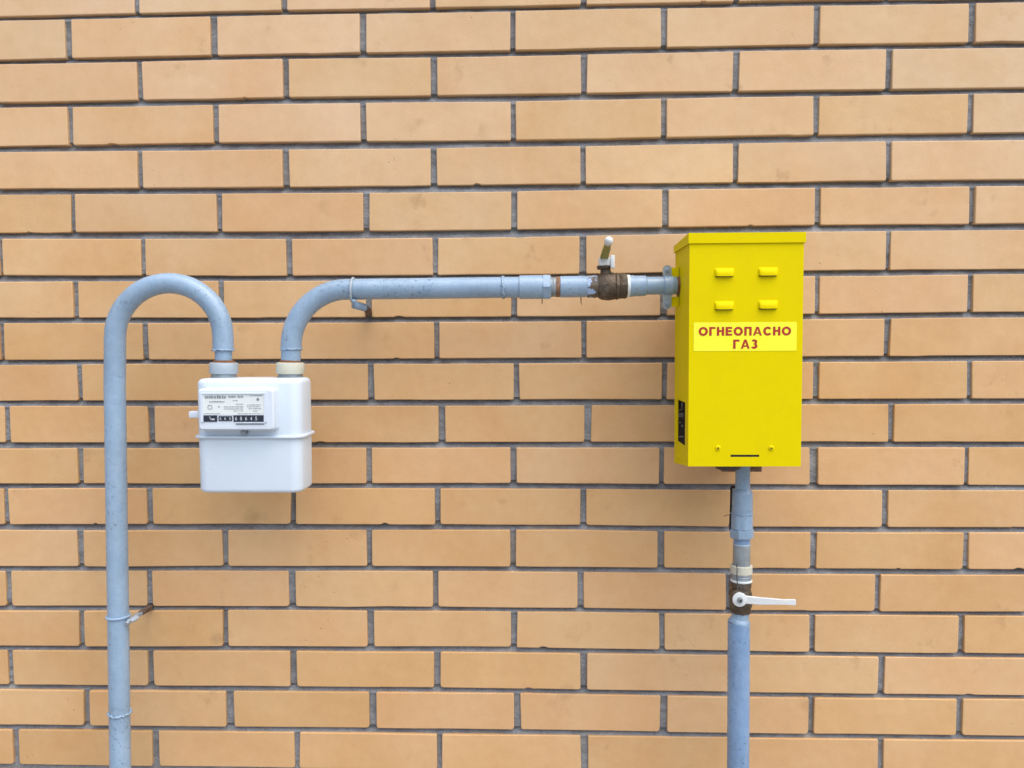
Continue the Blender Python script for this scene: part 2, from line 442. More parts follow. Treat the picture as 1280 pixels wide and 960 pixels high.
def tint_of(x, k):
    "tint with shade painted in: paler higher and right, more orange low and left"
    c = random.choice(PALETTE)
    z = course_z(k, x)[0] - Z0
    w = min(max(.5 - (z - .27) / .5 - x * .18 + random.gauss(0, .16), 0), 1)  # w puts the wall's light falloff and warm shade into the brick colour
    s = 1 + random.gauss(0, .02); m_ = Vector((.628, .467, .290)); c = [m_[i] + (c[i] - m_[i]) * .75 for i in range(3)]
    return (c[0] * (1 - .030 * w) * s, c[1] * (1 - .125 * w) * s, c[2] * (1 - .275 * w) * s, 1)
def brick_mesh(name, verts, faces, tints):
    me = bpy.data.meshes.new(name); me.from_pydata(verts, [], [tuple(reversed(f)) for f in faces])
    a = me.color_attributes.new('tint', 'FLOAT_COLOR', 'POINT'); a.data.foreach_set('color', np.asarray(tints, 'f').ravel())
    return me
bricks.sort(key=lambda b: max(abs((b[0] + b[1]) / 2) / 1.33, abs((course_z(b[2], 0)[0] - Z0)) / 1.0))
far_v, far_f, far_t = [], [], []
for i, (x0, x1, k) in enumerate(bricks):
    if i < 290:
        v, f = [], []; n = brick_geo(x0, x1, k, v, f)
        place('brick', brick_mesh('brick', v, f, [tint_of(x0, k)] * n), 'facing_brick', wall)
    else:
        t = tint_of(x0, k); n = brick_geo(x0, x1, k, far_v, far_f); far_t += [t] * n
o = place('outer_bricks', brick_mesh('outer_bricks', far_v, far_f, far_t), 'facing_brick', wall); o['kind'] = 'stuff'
# mortar bed behind the faces, unevenly struck
def soft_noise(h, w, cell):
    g_ = rng.normal(size=(h // cell + 3, w // cell + 3)); yi = np.arange(h) / cell; xi = np.arange(w) / cell
    y0 = yi.astype(int); x0 = xi.astype(int); fy = (yi - y0)[:, None]; fx = (xi - x0)[None]
    fy = fy * fy * (3 - 2 * fy); fx = fx * fx * (3 - 2 * fx)
    A = g_[y0][:, x0]; B_ = g_[y0][:, x0 + 1]; C_ = g_[y0 + 1][:, x0]; D_ = g_[y0 + 1][:, x0 + 1]
    return A * (1 - fy) * (1 - fx) + B_ * (1 - fy) * fx + C_ * fy * (1 - fx) + D_ * fy * fx
xs = np.concatenate([np.arange(LX0, -1.0, .03), np.arange(-1.0, 1.0, .004), np.arange(1.0, LX1 + .02, .03)])
zs = np.concatenate([np.arange(0.0, .58, .02), np.arange(.58, 2.06, .0021), np.arange(2.06, WALL_TOP + .01, .02)])
H, W = len(zs), len(xs)
dep = np.full((H, W), .0058)
for jx in range(18):
    zb_ = np.array([line(bed_b, jx, x) for x in xs]); zt_ = np.array([line(bed_t, jx, x) for x in xs])     # joint lies between zt_ (below) and zb_
    f_ = (zs[:, None] - zt_[None]) / (zb_ - zt_)[None]
    inj = (f_ > -.35) & (f_ < 1.35)
    dep = np.where(inj, .0042 + .0080 * np.clip(f_, 0, 1), dep)
dep = dep + .0006 * soft_noise(H, W, 4) + .0009 * soft_noise(H, W, 14) + .0008 * soft_noise(H, W, 60) + .0003 * rng.normal(size=(H, W))
XX, ZZ = np.meshgrid(xs, zs)
co = np.stack([XX, np.clip(dep, .0018, .014), ZZ], -1).reshape(-1, 3)
idx = np.arange(H * W).reshape(H, W)
q = np.stack([idx[:-1, :-1], idx[:-1, 1:], idx[1:, 1:], idx[1:, :-1]], -1).reshape(-1, 4)
me = bpy.data.meshes.new('mortar')
me.vertices.add(len(co)); me.vertices.foreach_set('co', co.astype('f').ravel())
me.loops.add(q.size); me.loops.foreach_set('vertex_index', q.astype('i').ravel())
me.polygons.add(len(q)); me.polygons.foreach_set('loop_start', np.arange(0, q.size, 4, dtype='i'))
me.update(calc_edges=True)
place('mortar', me, 'mortar', wall, smooth=60)
bm = bmesh.new(); add_box(bm, (LX0, .02, -.02), (LX1, .28, WALL_TOP + .02)); build('backing_wall', bm, 'mortar', wall)

# ------------------------------------------------------------------ pipes on the left
DP = .11; K = mpp(DP)
def bead(axis_p, axis_t, r, parent, name='weld_bead', mat='pipe_paint', w=.0015, lump=.0006):
    "an uneven ring of weld round a pipe"
    bm = bmesh.new(); t = Vector(axis_t).normalized(); a, b = frame_of(t); n = 40; rings = []
    for i in range(n):
        th = 2 * PI * i / n; d = a * math.cos(th) + b * math.sin(th)
        c = Vector(axis_p) + d * (r + random.uniform(-.2, 1) * lump) + t * random.gauss(0, lump)
        ww = w * random.uniform(.75, 1.2)
        rings.append([bm.verts.new(c + d * (ww * math.cos(u)) + t * (ww * math.sin(u))) for u in [2 * PI * k / 8 for k in range(8)]])
    for i in range(n):
        r0, r1 = rings[i], rings[(i + 1) % n]
        for k in range(8): bm.faces.new((r0[k], r1[k], r1[(k + 1) % 8], r0[(k + 1) % 8]))
    return build(name, bm, mat, parent, 80)

RA = 12.9 * K
lower = [at(147.0 + (y - 720) * .0146, y, DP) for y in (960, 720, 480, 425)]
foot = lower[0] + (lower[0] - lower[1]) * ((lower[0].z + .05) / (lower[1].z - lower[0].z))
pA = thing('gas_pipe', (foot.x, foot.y, 0), 'blue grey riser pipe bent over in an inverted U into the white meter', 'pipe')
pts = [foot] + lower[:3]
for i in range(0, 25):
    a = PI - PI * i / 24
    pts.append(at(211.3 + 67.4 * math.cos(a), 421 - 67 * math.sin(a), DP))
pts.append(at(279, 438, DP))
bm = bmesh.new(); add_tube(bm, pts, RA, 36); build('pipe', bm, 'pipe_paint', pA, 50)
axA = (at(279.4, 453, DP) - at(279, 438, DP))
bead(at(279, 437.5, DP), axA, RA, pA)
ya = lower[0]; bead(at(149.6, 891, DP), lower[1] - lower[0], RA, pA, w=.0021, lump=.0010)
bm = bmesh.new(); add_lathe(bm, at(279.2, 436, DP), at(279.6, 456, DP), [(0, 10.6 * K), (1, 10.4 * K)]); build('stub', bm, 'pipe_paint', pA)
def union_nut(cx, parent, mat, rust):
    bm = bmesh.new()
    add_lathe(bm, at(cx, 453, DP), at(cx, 467.5, DP), [(0, 14.5 * K), (.06, 17 * K), (.16, 17.6 * K), (.86, 17.6 * K), (.96, 17.2 * K), (1, 15 * K)], 40)
    build('union_nut', bm, mat, parent, 40)
    bm = bmesh.new(); add_lathe(bm, at(cx, 450.2, DP), at(cx, 453.8, DP), [(0, 12.4 * K), (.3, 13.0 * K), (1, 13.2 * K)], 32, wobble=.02)
    build('rust_ring', bm, rust, parent)
union_nut(279.8, pA, 'pipe_paint_light', 'rust')

pB = thing('gas_pipe', at(364, 452, DP), 'blue grey pipe bending from the white meter to a level run with a coupling', 'pipe')
hb = lambda x: 361.7 - (x - 434) * (4.9 / 416)          # level of the run
pts = [at(364, 437, DP), at(364, 432, DP)]
for i in range(1, 17):
    a = PI - (PI / 2) * i / 16
    pts.append(at(434 + 70 * math.cos(a), 432 - 70.3 * math.sin(a), DP))
for x in (480, 540, 600, 652): pts.append(at(x, hb(x), DP))
bm = bmesh.new(); add_tube(bm, pts, 13.0 * K, 36); build('pipe', bm, 'pipe_paint', pB, 50)
bead(at(364, 436.5, DP), (0, 0, 1), 12.6 * K, pB)
bead(at(629, hb(629), DP), (1, 0, 0), 13.0 * K, pB, w=.0021, lump=.0009)
bm = bmesh.new(); add_lathe(bm, at(363.8, 435, DP), at(363.4, 456, DP), [(0, 12.3 * K), (1, 12.2 * K)]); build('stub', bm, 'pipe_paint', pB)
union_nut(363, pB, 'cream_paint', 'rust')
def run(x0, x1, prof, segs=32, phase=0., wob=0.):
    bm = bmesh.new(); add_lathe(bm, at(x0, hb(x0), DP), at(x1, hb(x1), DP), [((p[0] - x0) / (x1 - x0), p[1] * K, *p[2:]) for p in prof], segs, phase, wob); return bm
build('coupling', run(649, 679, [(649, 13.6), (649.6, 14.6), (677, 14.8), (679, 14.2)]), 'pipe_paint', pB)
build('lock_nut', run(678, 688.5, [(678, 14.5, 6), (679, 16.8, 6), (687.5, 16.8, 6), (688.5, 15, 6)], 36, .3), 'pipe_paint', pB, 25)
build('threaded_nipple', run(688, 695, [(688, 12.2), (690, 12.6), (690.6, 11.8), (692, 12.5), (692.6, 11.9), (695, 12.3)]), 'galvanised', pB)
build('rust_ring', run(694.4, 701, [(694.4, 12.0), (695, 12.7), (701, 12.5)], wob=.008), 'rust_brown', pB)
build('socket', run(700, 741, [(700, 12.4), (700.6, 13.2), (731, 13.2), (733, 12.9), (741, 12.6)], wob=.004), 'pipe_paint', pB)
# drips hanging under the socket
for x, dx, h in ((726, 2.2, 9), (677.5, .6, 8)):
    bm = bmesh.new(); add_tube(bm, [at(x, hb(x) + 12.5, DP - .004), at(x + .3, hb(x) + 14 + h * .35, DP - .004), at(x + dx * .1, hb(x) + 14 + h * .55, DP - .004), at(x + dx * .6, hb(x) + 13.5 + h, DP - .004)], [.0009, .0008, .0007, .0005], 8)
    build('paint_drip', bm, 'rust', pB, 60)

# ball valve on the run
vB = thing('ball_valve', at(761, hb(761) + 15, DP), 'brown brass ball valve on the level run with its lever pointing out', 'valve')
build('inlet_end', run(733, 747, [(733, 12.0, 0), (734, 14.0, 8), (744, 14.6, 8), (745.5, 13.6), (747, 13.6)], 40, .2), 'brass_overpainted', vB, 30)
build('body', run(745.5, 783.5, [(745.5, 12.6), (748, 14.5), (752, 16.6), (761, 17.6), (768, 16.6), (769, 15.6), (770, 17.2, 8), (773, 16.6, 8), (774, 15.4, 8), (776, 16.4, 8), (777, 15.3, 8), (781, 16.0, 8), (783.5, 14.6, 8)], 40, .2), 'brass_dark', vB, 30)
vx = 757; top = at(vx, hb(vx) - 13, DP); S = K
bm = bmesh.new(); add_lathe(bm, at(vx + .8, 345, DP), at(vx - 1, 331, DP), [(0, 8.2 * K), (.45, 6.4 * K), (.62, 6.2 * K), (.66, 9.6 * K), (.86, 10.4 * K), (1, 9.4 * K)], 24); build('stem', bm, 'brass_dark', vB)
base = at(vx, 330.5, DP); zt = base.z
# lever: a hub plate on the stem, a cranked blade running out from the wall and a rounded grip end
bm = bmesh.new(); add_box(bm, (base.x - 8.4 * K, base.y - .013, zt - .003), (base.x + 8.4 * K, base.y + .011, zt + .010)); add_box(bm, (base.x + 5.2 * K, base.y - .016, zt - .0075), (base.x + 10.2 * K, base.y - .009, zt + .013))
build('lever_hub', bm, 'handle_white', vB, bevel=.001)
tip = at(761, 300.5, DP + .105)
bl = [at(755.0, 325, DP + .004), at(755.8, 319.5, DP + .022), at(758.6, 310, DP + .060), tip]
bm = bmesh.new()
for (p, q_), w in zip(zip(bl, bl[1:]), (.0130, .0120, .0100)): add_bar(bm, p, q_, w, .0030, (1, 0, 0))
build('lever', bm, 'handle_olive', vB)
dv = (bl[3] - bl[2]).normalized()
bm = bmesh.new(); add_tube(bm, [tip - dv * .014, tip - dv * .011, tip - dv * .002, tip + dv * .002, tip + dv * .0045], [.0040, .0060, .0066, .0052, .0020], 20)
build('lever_grip', bm, 'handle_white', vB, 60)

# pipe from the valve into the cabinet
pC = thing('gas_pipe', at(815, hb(815) + 12, DP), 'short blue grey nipple pipe between the brown valve and the yellow cabinet', 'pipe')
build('sealing_ring', run(783, 787, [(783, 13.0), (783.6, 13.9), (786.4, 13.9), (787, 13.2)], wob=.012), 'ptfe_white', pC)
build('reducer', run(786.5, 808, [(786.5, 12.6), (787, 13.2), (791, 13.3), (792, 12.7), (806.5, 12.6), (808, 11.2)]), 'pipe_paint', pC)
build('pipe', run(806, 846, [(806, 11.0), (845, 10.8), (846, 10.2)]), 'pipe_paint', pC)
build('rust_collar', run(845, 866, [(845, 10.6), (846, 12.2, 6), (851, 12.2, 6), (852, 9.5), (866, 9.5)], 36, .2), 'rust', pC, 30)

# ------------------------------------------------------------------ gas meter
mxl, mxr = at(250.6, 550, .142).x, at(388.6, 550, .104).x; MX = (mxl + mxr) / 2
mz1 = at(320, 471.2, .094).z; mz0 = at(320, 615, .150).z; mzf = at(320, 545, .150).z
HWm = (mxr - mxl) / 2; yF, yBk = -.162, -.084
meter = thing('gas_meter', (MX, -.123, mz0), 'white sheet metal gas meter hanging from two pipes with a counter cover', 'gas meter')
def plan(inset, r=.018): return round_rect(MX - HWm + inset, MX + HWm - inset, yF + inset, yBk - inset, max(r - inset * .6, .006), 6)
to3 = lambda u, v, h: Vector((u, v, h))
def casing(z0, z1, name, soft_top):
    bm = bmesh.new(); L = []
    if soft_top:
        L = [(plan(.0006), z0), (plan(.0003), z0 + .004), (plan(0), z0 + .012), (plan(0), z1 - .0085)]
        for a in (20, 40, 60, 75, 90): t = math.radians(a); L.append((plan(.0085 * (1 - math.cos(t))), z1 - .0085 + .0085 * math.sin(t)))
    else:
        for a in (90, 65, 40, 20): t = math.radians(a); L.append((plan(.0060 * (1 - math.cos(t)) + .0006), z0 + .0060 * (1 - math.sin(t))))
        L += [(plan(.0006), z0 + .0065), (plan(0), z1 - .010), (plan(.0004), z1)]
    add_stack(bm, L, to3); return build(name, bm, 'meter_white', meter, 50)
casing(mzf + .0012, mz1, 'upper_casing', True); casing(mz0, mzf - .0012, 'lower_casing', False)
bm = bmesh.new(); add_stack(bm, [(plan(-.0035), mzf - .0022), (plan(-.0048), mzf - .0014), (plan(-.0048), mzf + .0012), (plan(-.0035), mzf + .0020)], to3); build('seam_flange', bm, 'meter_white', meter, 40)
for cx in (279.8, 363):
    c = at(cx, 467.5, DP); bm = bmesh.new(); add_lathe(bm, (c.x, c.y, mz1 - .004), (c.x, c.y, c.z + .001), [(0, 16.4 * K), (.55, 16.2 * K), (.56, 15.2 * K), (1, 15.0 * K)], 36); build('connection_neck', bm, 'galvanised', meter)
DC = .184
c0 = at(247.5, 538.5, DC); c1 = at(342, 485.5, DC)
def cov(inset, r, y): return (round_rect(c0.x + inset, c1.x - inset, c0.z + inset, c1.z - inset, r, 4), y)
bm = bmesh.new(); add_stack(bm, [cov(-.0010, .005, -.156), cov(0, .005, -.170), cov(.0006, .005, -.1815), cov(.0030, .004, -DC)], lambda u, v, h: Vector((u, h, v)))
cover = build('index_cover', bm, 'cover_plastic', meter, 30)
def panel(x0, y0, x1, y1, d, mat, name, parent, t=.0012, r=.0006, bev=0):
    a, b = at(x0, y1, d), at(x1, y0, d); bm = bmesh.new()
    add_stack(bm, [(round_rect(a.x, b.x, a.z, b.z, r, 2), -d + t), (round_rect(a.x, b.x, a.z, b.z, r, 2), -d)], lambda u, v, h: Vector((u, h, v)))
    return build(name, bm, mat, parent, 30)
# raised rim round the label, open at the middle
def bar(x0, y0, x1, y1, d, name, mat='cover_plastic', t=.003): return panel(x0, y0, x1, y1, d, mat, name, cover, t, .0004)
bar(251, 491.0, 332, 493.0, DC + .0022, 'window_rim'); bar(251, 491.4, 253.2, 527.6, DC + .0020, 'window_rim'); bar(330.2, 491.4, 332.4, 527.6, DC + .0020, 'window_rim')
bar(294, 527.8, 331, 529.0, DC + .0022, 'window_rim'); bar(295, 529.6, 330, 531.0, DC + .0004, 'reading_slot', 'label_ink', .001)
panel(253.6, 493, 330, 518.8, DC + .0006, 'label_paper', 'label_plate', cover)
wins = [(254.6, 519.4, 271.2, 527.2), (273.2, 520.2, 289.9, 526.2), (291.9, 519.3, 329.2, 527.2)]
for w in wins: panel(*w, DC + .0010, 'counter_black', 'counter_window', cover)
DI = DC + .0013
def ink(x0, x1, y, h, mat='label_ink'): panel(x0, y - h / 2, x1, y + h / 2, DI - .0002, mat, 'label_print', cover, .0003, .0001)
def ink_row(x0, x1, y, h, lo, hi, gap):
    bm = bmesh.new(); x = x0
    while x < x1:
        w = random.uniform(lo, hi); a, b = at(x, y + h / 2, DI - .0002), at(min(x + w, x1), y - h / 2 * random.uniform(.5, 1), DI - .0002)
        add_box(bm, (a.x, a.y, a.z), (b.x, a.y + .0004, b.z)); x += w + random.uniform(gap * .6, gap * 1.5)
    build('label_print', bm, 'label_ink', cover)
ink_row(256, 283, 496.2, 3.6, 1.6, 2.6, .8); ink_row(285.5, 294.5, 495.8, 2.6, 1.0, 1.8, .8); ink_row(297, 304, 495.8, 2.4, 1.0, 1.7, .7)
ink_row(261.5, 280.5, 502.0, 1.7, .7, 1.6, .6); ink_row(291, 297, 500.6, .9, .8, 2, .6); ink_row(313, 327, 494.6, .7, 2, 4, .5)
ink_row(295, 304, 505.2, .8, .6, 1.6, .6); ink_row(280, 304, 508.4, 1.2, .6, 1.6, .8); ink_row(280, 304, 511.0, 1.0, .6, 1.8, .8); ink_row(292, 304, 513.6, .9, .6, 1.4, .8)
ink_row(309, 326, 506.0, 1.0, .6, 1.8, .9); ink_row(309, 326, 508.3, .9, .6, 1.4, .9); ink_row(311, 326, 510.6, 1.0, .6, 1.8, .9); ink_row(316, 322, 513.6, .8, .6, 1.4, .7)
ink_row(255, 275, 516.9, .5, 3, 6, .4); ink_row(297, 326, 516.9, .5, 2, 5, 1)
for (cx, cy, r, rin) in ((262.4, 509.0, 3.1, 2.3), (273.5, 508.4, 1.1, .5), (322.3, 499.2, 1.9, 0)):
    c = at(cx, cy, DI - .0002); k_ = mpp(DI); bm = bmesh.new()
    for i in range(20):
        a0, a1 = 2 * PI * i / 20, 2 * PI * (i + 1) / 20
        vv = [bm.verts.new((c.x + math.cos(a) * q_ * k_, c.y, c.z + math.sin(a) * q_ * k_)) for a, q_ in ((a0, r), (a1, r), (a1, max(rin, .05)), (a0, max(rin, .05)))]
        bm.faces.new(vv)
    build('label_print', bm, 'label_ink', cover)
def digits(s, x0, x1, y, h, w):
    for i, ch in enumerate(s):
        x = x0 + (x1 - x0) * i / max(len(s) - 1, 1); k_ = mpp(DI)
        text_mesh(ch, h * k_, w * k_, at(x, y, DI), 'digit_white', 'counter_digit', cover, bold=.015)
digits('68645', 295.0, 320.2, 523.2, 4.8, 2.7); digits('660', 275.6, 287.4, 523.2, 3.6, 2.2)
a_ = at(264, 523.3, DI); bm = bmesh.new()
add_bar(bm, at(261.8, 520.4, DI), at(263.4, 524.6, DI), .0010, .0003, (1, 0, 0)); add_bar(bm, at(264.2, 524.2, DI), at(268.2, 524.2, DI), .0026, .0003, (0, 0, 1)); build('counter_emblem', bm, 'digit_white', cover)
# lead seal tab and the little foot under the cover
a_, b_ = at(237.5, 522, .165), at(249.5, 514, .165)
bm = bmesh.new(); add_box(bm, (a_.x, -.170, a_.z), (b_.x + .006, -.158, b_.z)); build('seal_tab', bm, 'cover_plastic', meter, bevel=.0012)
a_, b_ = at(301, 543, .172), at(307, 538, .172)
bm = bmesh.new(); add_box(bm, (a_.x, -.174, a_.z), (b_.x, -.160, b_.z)); build('cover_catch', bm, 'galvanised', meter, bevel=.0006)
for px_, py_ in ((256, 482.5), (339, 489.5)):
    c = at(px_, py_, .166); bm = bmesh.new(); add_lathe(bm, (c.x, -.164, c.z), (c.x, -.1675, c.z), [(0, .0016), (.7, .0016), (1, .0011)], 14); build('cover_rivet', bm, 'cover_plastic', meter)

# ------------------------------------------------------------------ yellow cabinet
DF = .20; KF = mpp(DF)
f0 = at(860.6, 583, DF); f1 = at(1003.6, 303, DF); f1.x = at(1003.6, 400, DF).x; lidt = at(862, 291.2, DF + .002).z
X0, X1 = f0.x, f1.x; ZB, ZL = f0.z, f1.z; DB = .074
cab = thing('gas_cabinet', ((X0 + X1) / 2, -(DF + DB) / 2, ZB), 'bright yellow sheet metal gas regulator cabinet with louvres and a warning sticker', 'cabinet')
def cell_panel(us, vs_, gone, to3, t, name, mat, parent, smooth=30):
    "sheet of cells with some cut out, t thick"
    bm = bmesh.new(); nu, nv = len(us) - 1, len(vs_) - 1; V = {}
    def vert(i, j, s):
        if (i, j, s) not in V: V[i, j, s] = bm.verts.new(to3(us[i], vs_[j], s * t))
        return V[i, j, s]
    has = lambda i, j: 0 <= i < nu and 0 <= j < nv and (i, j) not in gone
    for i in range(nu):
        for j in range(nv):
            if not has(i, j): continue
            c = ((i, j), (i + 1, j), (i + 1, j + 1), (i, j + 1))
            bm.faces.new([vert(*p, 0) for p in c]); bm.faces.new([vert(*p, 1) for p in reversed(c)])
            for (p, q_, ni, nj) in ((c[0], c[1], i, j - 1), (c[1], c[2], i + 1, j), (c[2], c[3], i, j + 1), (c[3], c[0], i - 1, j)):
                if not has(ni, nj): bm.faces.new((vert(*p, 0), vert(*p, 1), vert(*q_, 1), vert(*q_, 0)))
    return build(name, bm, mat, parent, smooth)
dwin0, dwin1 = -at_x(846.6, 525, X0).y, -at_x(856.4, 525, X0).y
zw1, zw0 = at_x(850, 500.5, X0).z, at_x(850, 553.5, X0).z
zn1, zn0 = at_x(847, 335, X0).z, at_x(847, 384, X0).z
dn = -at_x(847.6, 357, X0).y
zhang = at(843.4, 578.5, DB).z
us = [DB, min(dn, dwin0), max(dn, dwin0) + 1e-4, dwin1, DF - .0018]
zs_ = [ZB, zw0, zw1, zn0, zn1, ZL + .008]
ia, ib = (1, 3) if dwin0 <= dn else (2, 3)
gone = {(i, 1) for i in range(us.index(dwin0) if dwin0 in us else 2, 3)} | {(i, 3) for i in range(0, 1 if dn <= dwin0 else 2)}
def side_map(u, v, s):
    if v == ZB: v = ZB + (zhang - ZB) * (DF - u) / (DF - DB)
    return Vector((X0 + s, -u, v))
side = cell_panel(us, zs_, gone, side_map, .0015, 'side_panel', 'cabinet_yellow', cab)
cell_panel([DB, DF - .0018], [ZB, ZL + .008], set(), lambda u, v, s: Vector((X1 - s - .0003, -u, v)), .0015, 'side_panel', 'cabinet_yellow', cab)
bm = bmesh.new(); add_box(bm, (X0 + .0017, -DB - .0012, ZB - .005), (X1 - .0017, -DB, ZL + .006)); build('back_panel', bm, 'cabinet_yellow', cab)
for sx in (X0 + .03, X1 - .05):
    for zz in (ZB + .05, ZL - .06):
        bm = bmesh.new(); add_box(bm, (sx, -DB + .0002, zz), (sx + .02, .006, zz + .02)); build('wall_spacer', bm, 'galvanised', cab)
# front sheet with a hasp slot
sl0, sl1 = at(913, 571.3, DF), at(949, 568.4, DF)
cell_panel([X0 - .0006, sl0.x, sl1.x, X1], [ZB, sl0.z, sl1.z, ZL + .004], {(1, 1)}, lambda u, v, s: Vector((u, -DF + s, v)), .0015, 'front_panel', 'cabinet_yellow', cab)
bm = bmesh.new(); add_box(bm, (sl0.x - .006, -DF + .0019, sl0.z - .006), (sl1.x + .006, -DF + .0035, sl1.z + .006)); build('slot_shade_plate', bm, 'black_rubber_and_shade', cab)  # black sheet added behind the slot to paint its inside dark
# folded bottom edge behind the front
bm = bmesh.new(); add_box(bm, (X0 + .002, -DF + .0017, ZB + .0005), (X1 - .002, -DF + .030, ZB + .002)); build('bottom_fold', bm, 'cabinet_yellow', cab)
# lid: a shallow tray turned upside down
ov = .0024; zl0 = ZL - .0002; zl1 = lidt
bm = bmesh.new()
def tray(o_, y0): return [(X0 - o_, -DF - o_), (X1 + o_, -DF - o_), (X1 + o_, y0), (X0 - o_, y0)]
lo_ = tray(ov, -DB + .002)
vb = [bm.verts.new((x, y, zl0)) for x, y in lo_]; vt = [bm.verts.new((x, y, zl1 - (0.004 if y > -.1 else 0))) for x, y in lo_]
li_ = tray(ov - .0012, -DB + .0008); vi = [bm.verts.new((x, y, zl0)) for x, y in li_]; vj = [bm.verts.new((x, y, zl1 - (.0055 if y > -.1 else .0015))) for x, y in li_]
for i in range(4):
    j = (i + 1) % 4; bm.faces.new((vb[i], vb[j], vt[j], vt[i])); bm.faces.new((vi[j], vi[i], vj[i], vj[j])); bm.faces.new((vb[j], vb[i], vi[i], vi[j]))
bm.faces.new(vt); bm.faces.new(vj[::-1])
build('lid', bm, 'cabinet_yellow', cab, 30, bevel=.0007)
c = at_x(847.4, 357, X0); c2 = at_x(849.2, 357, X0)
bm = bmesh.new(); add_box(bm, (X0 - .0004, c2.y, zn0 + .001), (X0 + .0004, c.y, zn1 - .001)); build('pipe_slot', bm, 'black_rubber_and_shade', cab)
# pressed louvres
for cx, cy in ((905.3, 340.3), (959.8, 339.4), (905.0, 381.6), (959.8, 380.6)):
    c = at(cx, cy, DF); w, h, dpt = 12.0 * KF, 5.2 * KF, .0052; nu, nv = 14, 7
    bm = bmesh.new(); grid = []
    for i in range(nu + 1):
        u = -1 + 2 * i / nu; e = (1 - abs(u) ** 6) ** .5 if abs(u) < 1 else 0; row = []
        for j in range(nv + 1):
            th = j / nv; zz = h - 2 * h * th * (.86 + .14 * e); row.append(bm.verts.new((c.x + u * w, -DF - dpt * e * math.sin(min(th * 1.35, 1) * PI / 2) ** .8 - .00005, c.z + zz)))
        grid.append(row)
    for i in range(nu):
        for j in range(nv): bm.faces.new((grid[i][j], grid[i + 1][j], grid[i + 1][j + 1], grid[i][j + 1]))
    bmesh.ops.remove_doubles(bm, verts=bm.verts, dist=1e-6)
    build('louvre', bm, 'cabinet_yellow', cab, 40)
    bm = bmesh.new(); add_box(bm, (c.x - w * .86, -DF - .0004, c.z - h * 1.16), (c.x + w * .86, -DF - .0001, c.z - h * .2)); build('louvre_gap_shade', bm, 'black_rubber_and_shade', cab)  # black for the opening, carried below the lip as a painted shadow line
# sticker
s0, s1 = at(866.8, 439, DF), at(996, 402.4, DF)
bm = bmesh.new(); add_stack(bm, [(round_rect(s0.x, s1.x, s0.z, s1.z, .0015, 3), -DF - .00005), (round_rect(s0.x, s1.x, s0.z, s1.z, .0015, 3), -DF - .0004)], lambda u, v, h: Vector((u, h, v)))
stk = build('warning_sticker', bm, 'sticker_yellow', cab, 20)
def glyph(ch, th=.265):
    "heavy sans letter as quads in a box one high; returns width and quads"
    Q = []; R_ = lambda x0, y0, x1, y1: Q.append([(x0, y0), (x1, y0), (x1, y1), (x0, y1)])
    def arc(cx, cy, rx, ry, a0, a1, n=22, t=th, ty=None):
        ty = ty or t * .92
        for k in range(n):
            p, q_ = math.radians(a0 + (a1 - a0) * k / n), math.radians(a0 + (a1 - a0) * (k + 1) / n)
            Q.append([(cx + rx * math.cos(p), cy + ry * math.sin(p)), (cx + rx * math.cos(q_), cy + ry * math.sin(q_)), (cx + (rx - t) * math.cos(q_), cy + (ry - ty) * math.sin(q_)), (cx + (rx - t) * math.cos(p), cy + (ry - ty) * math.sin(p))])
    h = th * .84
    if ch == 'О': arc(.50, .5, .50, .51, 0, 360, 36); w = 1.0
    elif ch == 'С': arc(.48, .5, .48, .51, 38, 322, 30); w = .90
    elif ch == 'Г': R_(0, 0, th, 1 - h); R_(0, 1 - h, .68, 1); w = .68
    elif ch == 'Н': R_(0, 0, th, 1); R_(.80 - th, 0, .80, 1); R_(th, .5 - h / 2 + .03, .80 - th, .5 + h / 2 + .03); w = .80
    elif ch == 'П': R_(0, 0, th, 1 - h); R_(.80 - th, 0, .80, 1 - h); R_(0, 1 - h, .80, 1); w = .80
    elif ch == 'Е': R_(0, 0, th, 1); R_(th, 0, .72, h); R_(th, 1 - h, .71, 1); R_(th, .5 - h / 2 + .02, .66, .5 + h / 2 + .02); w = .72
    elif ch == 'А':
        w = .96; m_ = w / 2; tw = .23
        Q.append([(0, 0), (tw, 0), (m_, .70), (m_, 1), (m_ - .13, 1)]); Q.append([(w, 0), (m_ + .13, 1), (m_, 1), (m_, .70), (w - tw, 0)])
        sl = lambda y: tw + (m_ - tw) * y / .70
        Q.append([(sl(.21), .21), (w - sl(.21), .21), (w - sl(.37), .37), (sl(.37), .37)])
    elif ch == 'З':
        w = .72; arc(.33, .285, .36, .295, -155, 78, 20); arc(.33, .735, .33, .275, -72, 150, 20); R_(.25, .455, .42, .565)
    return w, Q
for body, xa, xb, ya_, yb_ in (('ОГНЕОПАСНО', 873.2, 989, 408.2, 419.8), ('ГАЗ', 916.4, 947.4, 424.3, 436)):
    a_, b_ = at(xa, yb_, DF + .0006), at(xb, ya_, DF + .0006); gl = [glyph(ch) for ch in body]; gap = .14
    tot = sum(g_[0] for g_ in gl) + gap * (len(gl) - 1); sx = (b_.x - a_.x) / tot; sz = b_.z - a_.z; x = 0
    for w, Q in gl:
        bm = bmesh.new()
        for n_, q_ in enumerate(Q): bm.faces.new([bm.verts.new((a_.x + (x + u) * sx, a_.y - n_ * 2e-6, a_.z + v * sz)) for u, v in q_])
        x += w + gap
        me = bpy.data.meshes.new('letter'); bm.to_mesh(me); bm.free(); place('letter', me, 'sticker_red', stk)
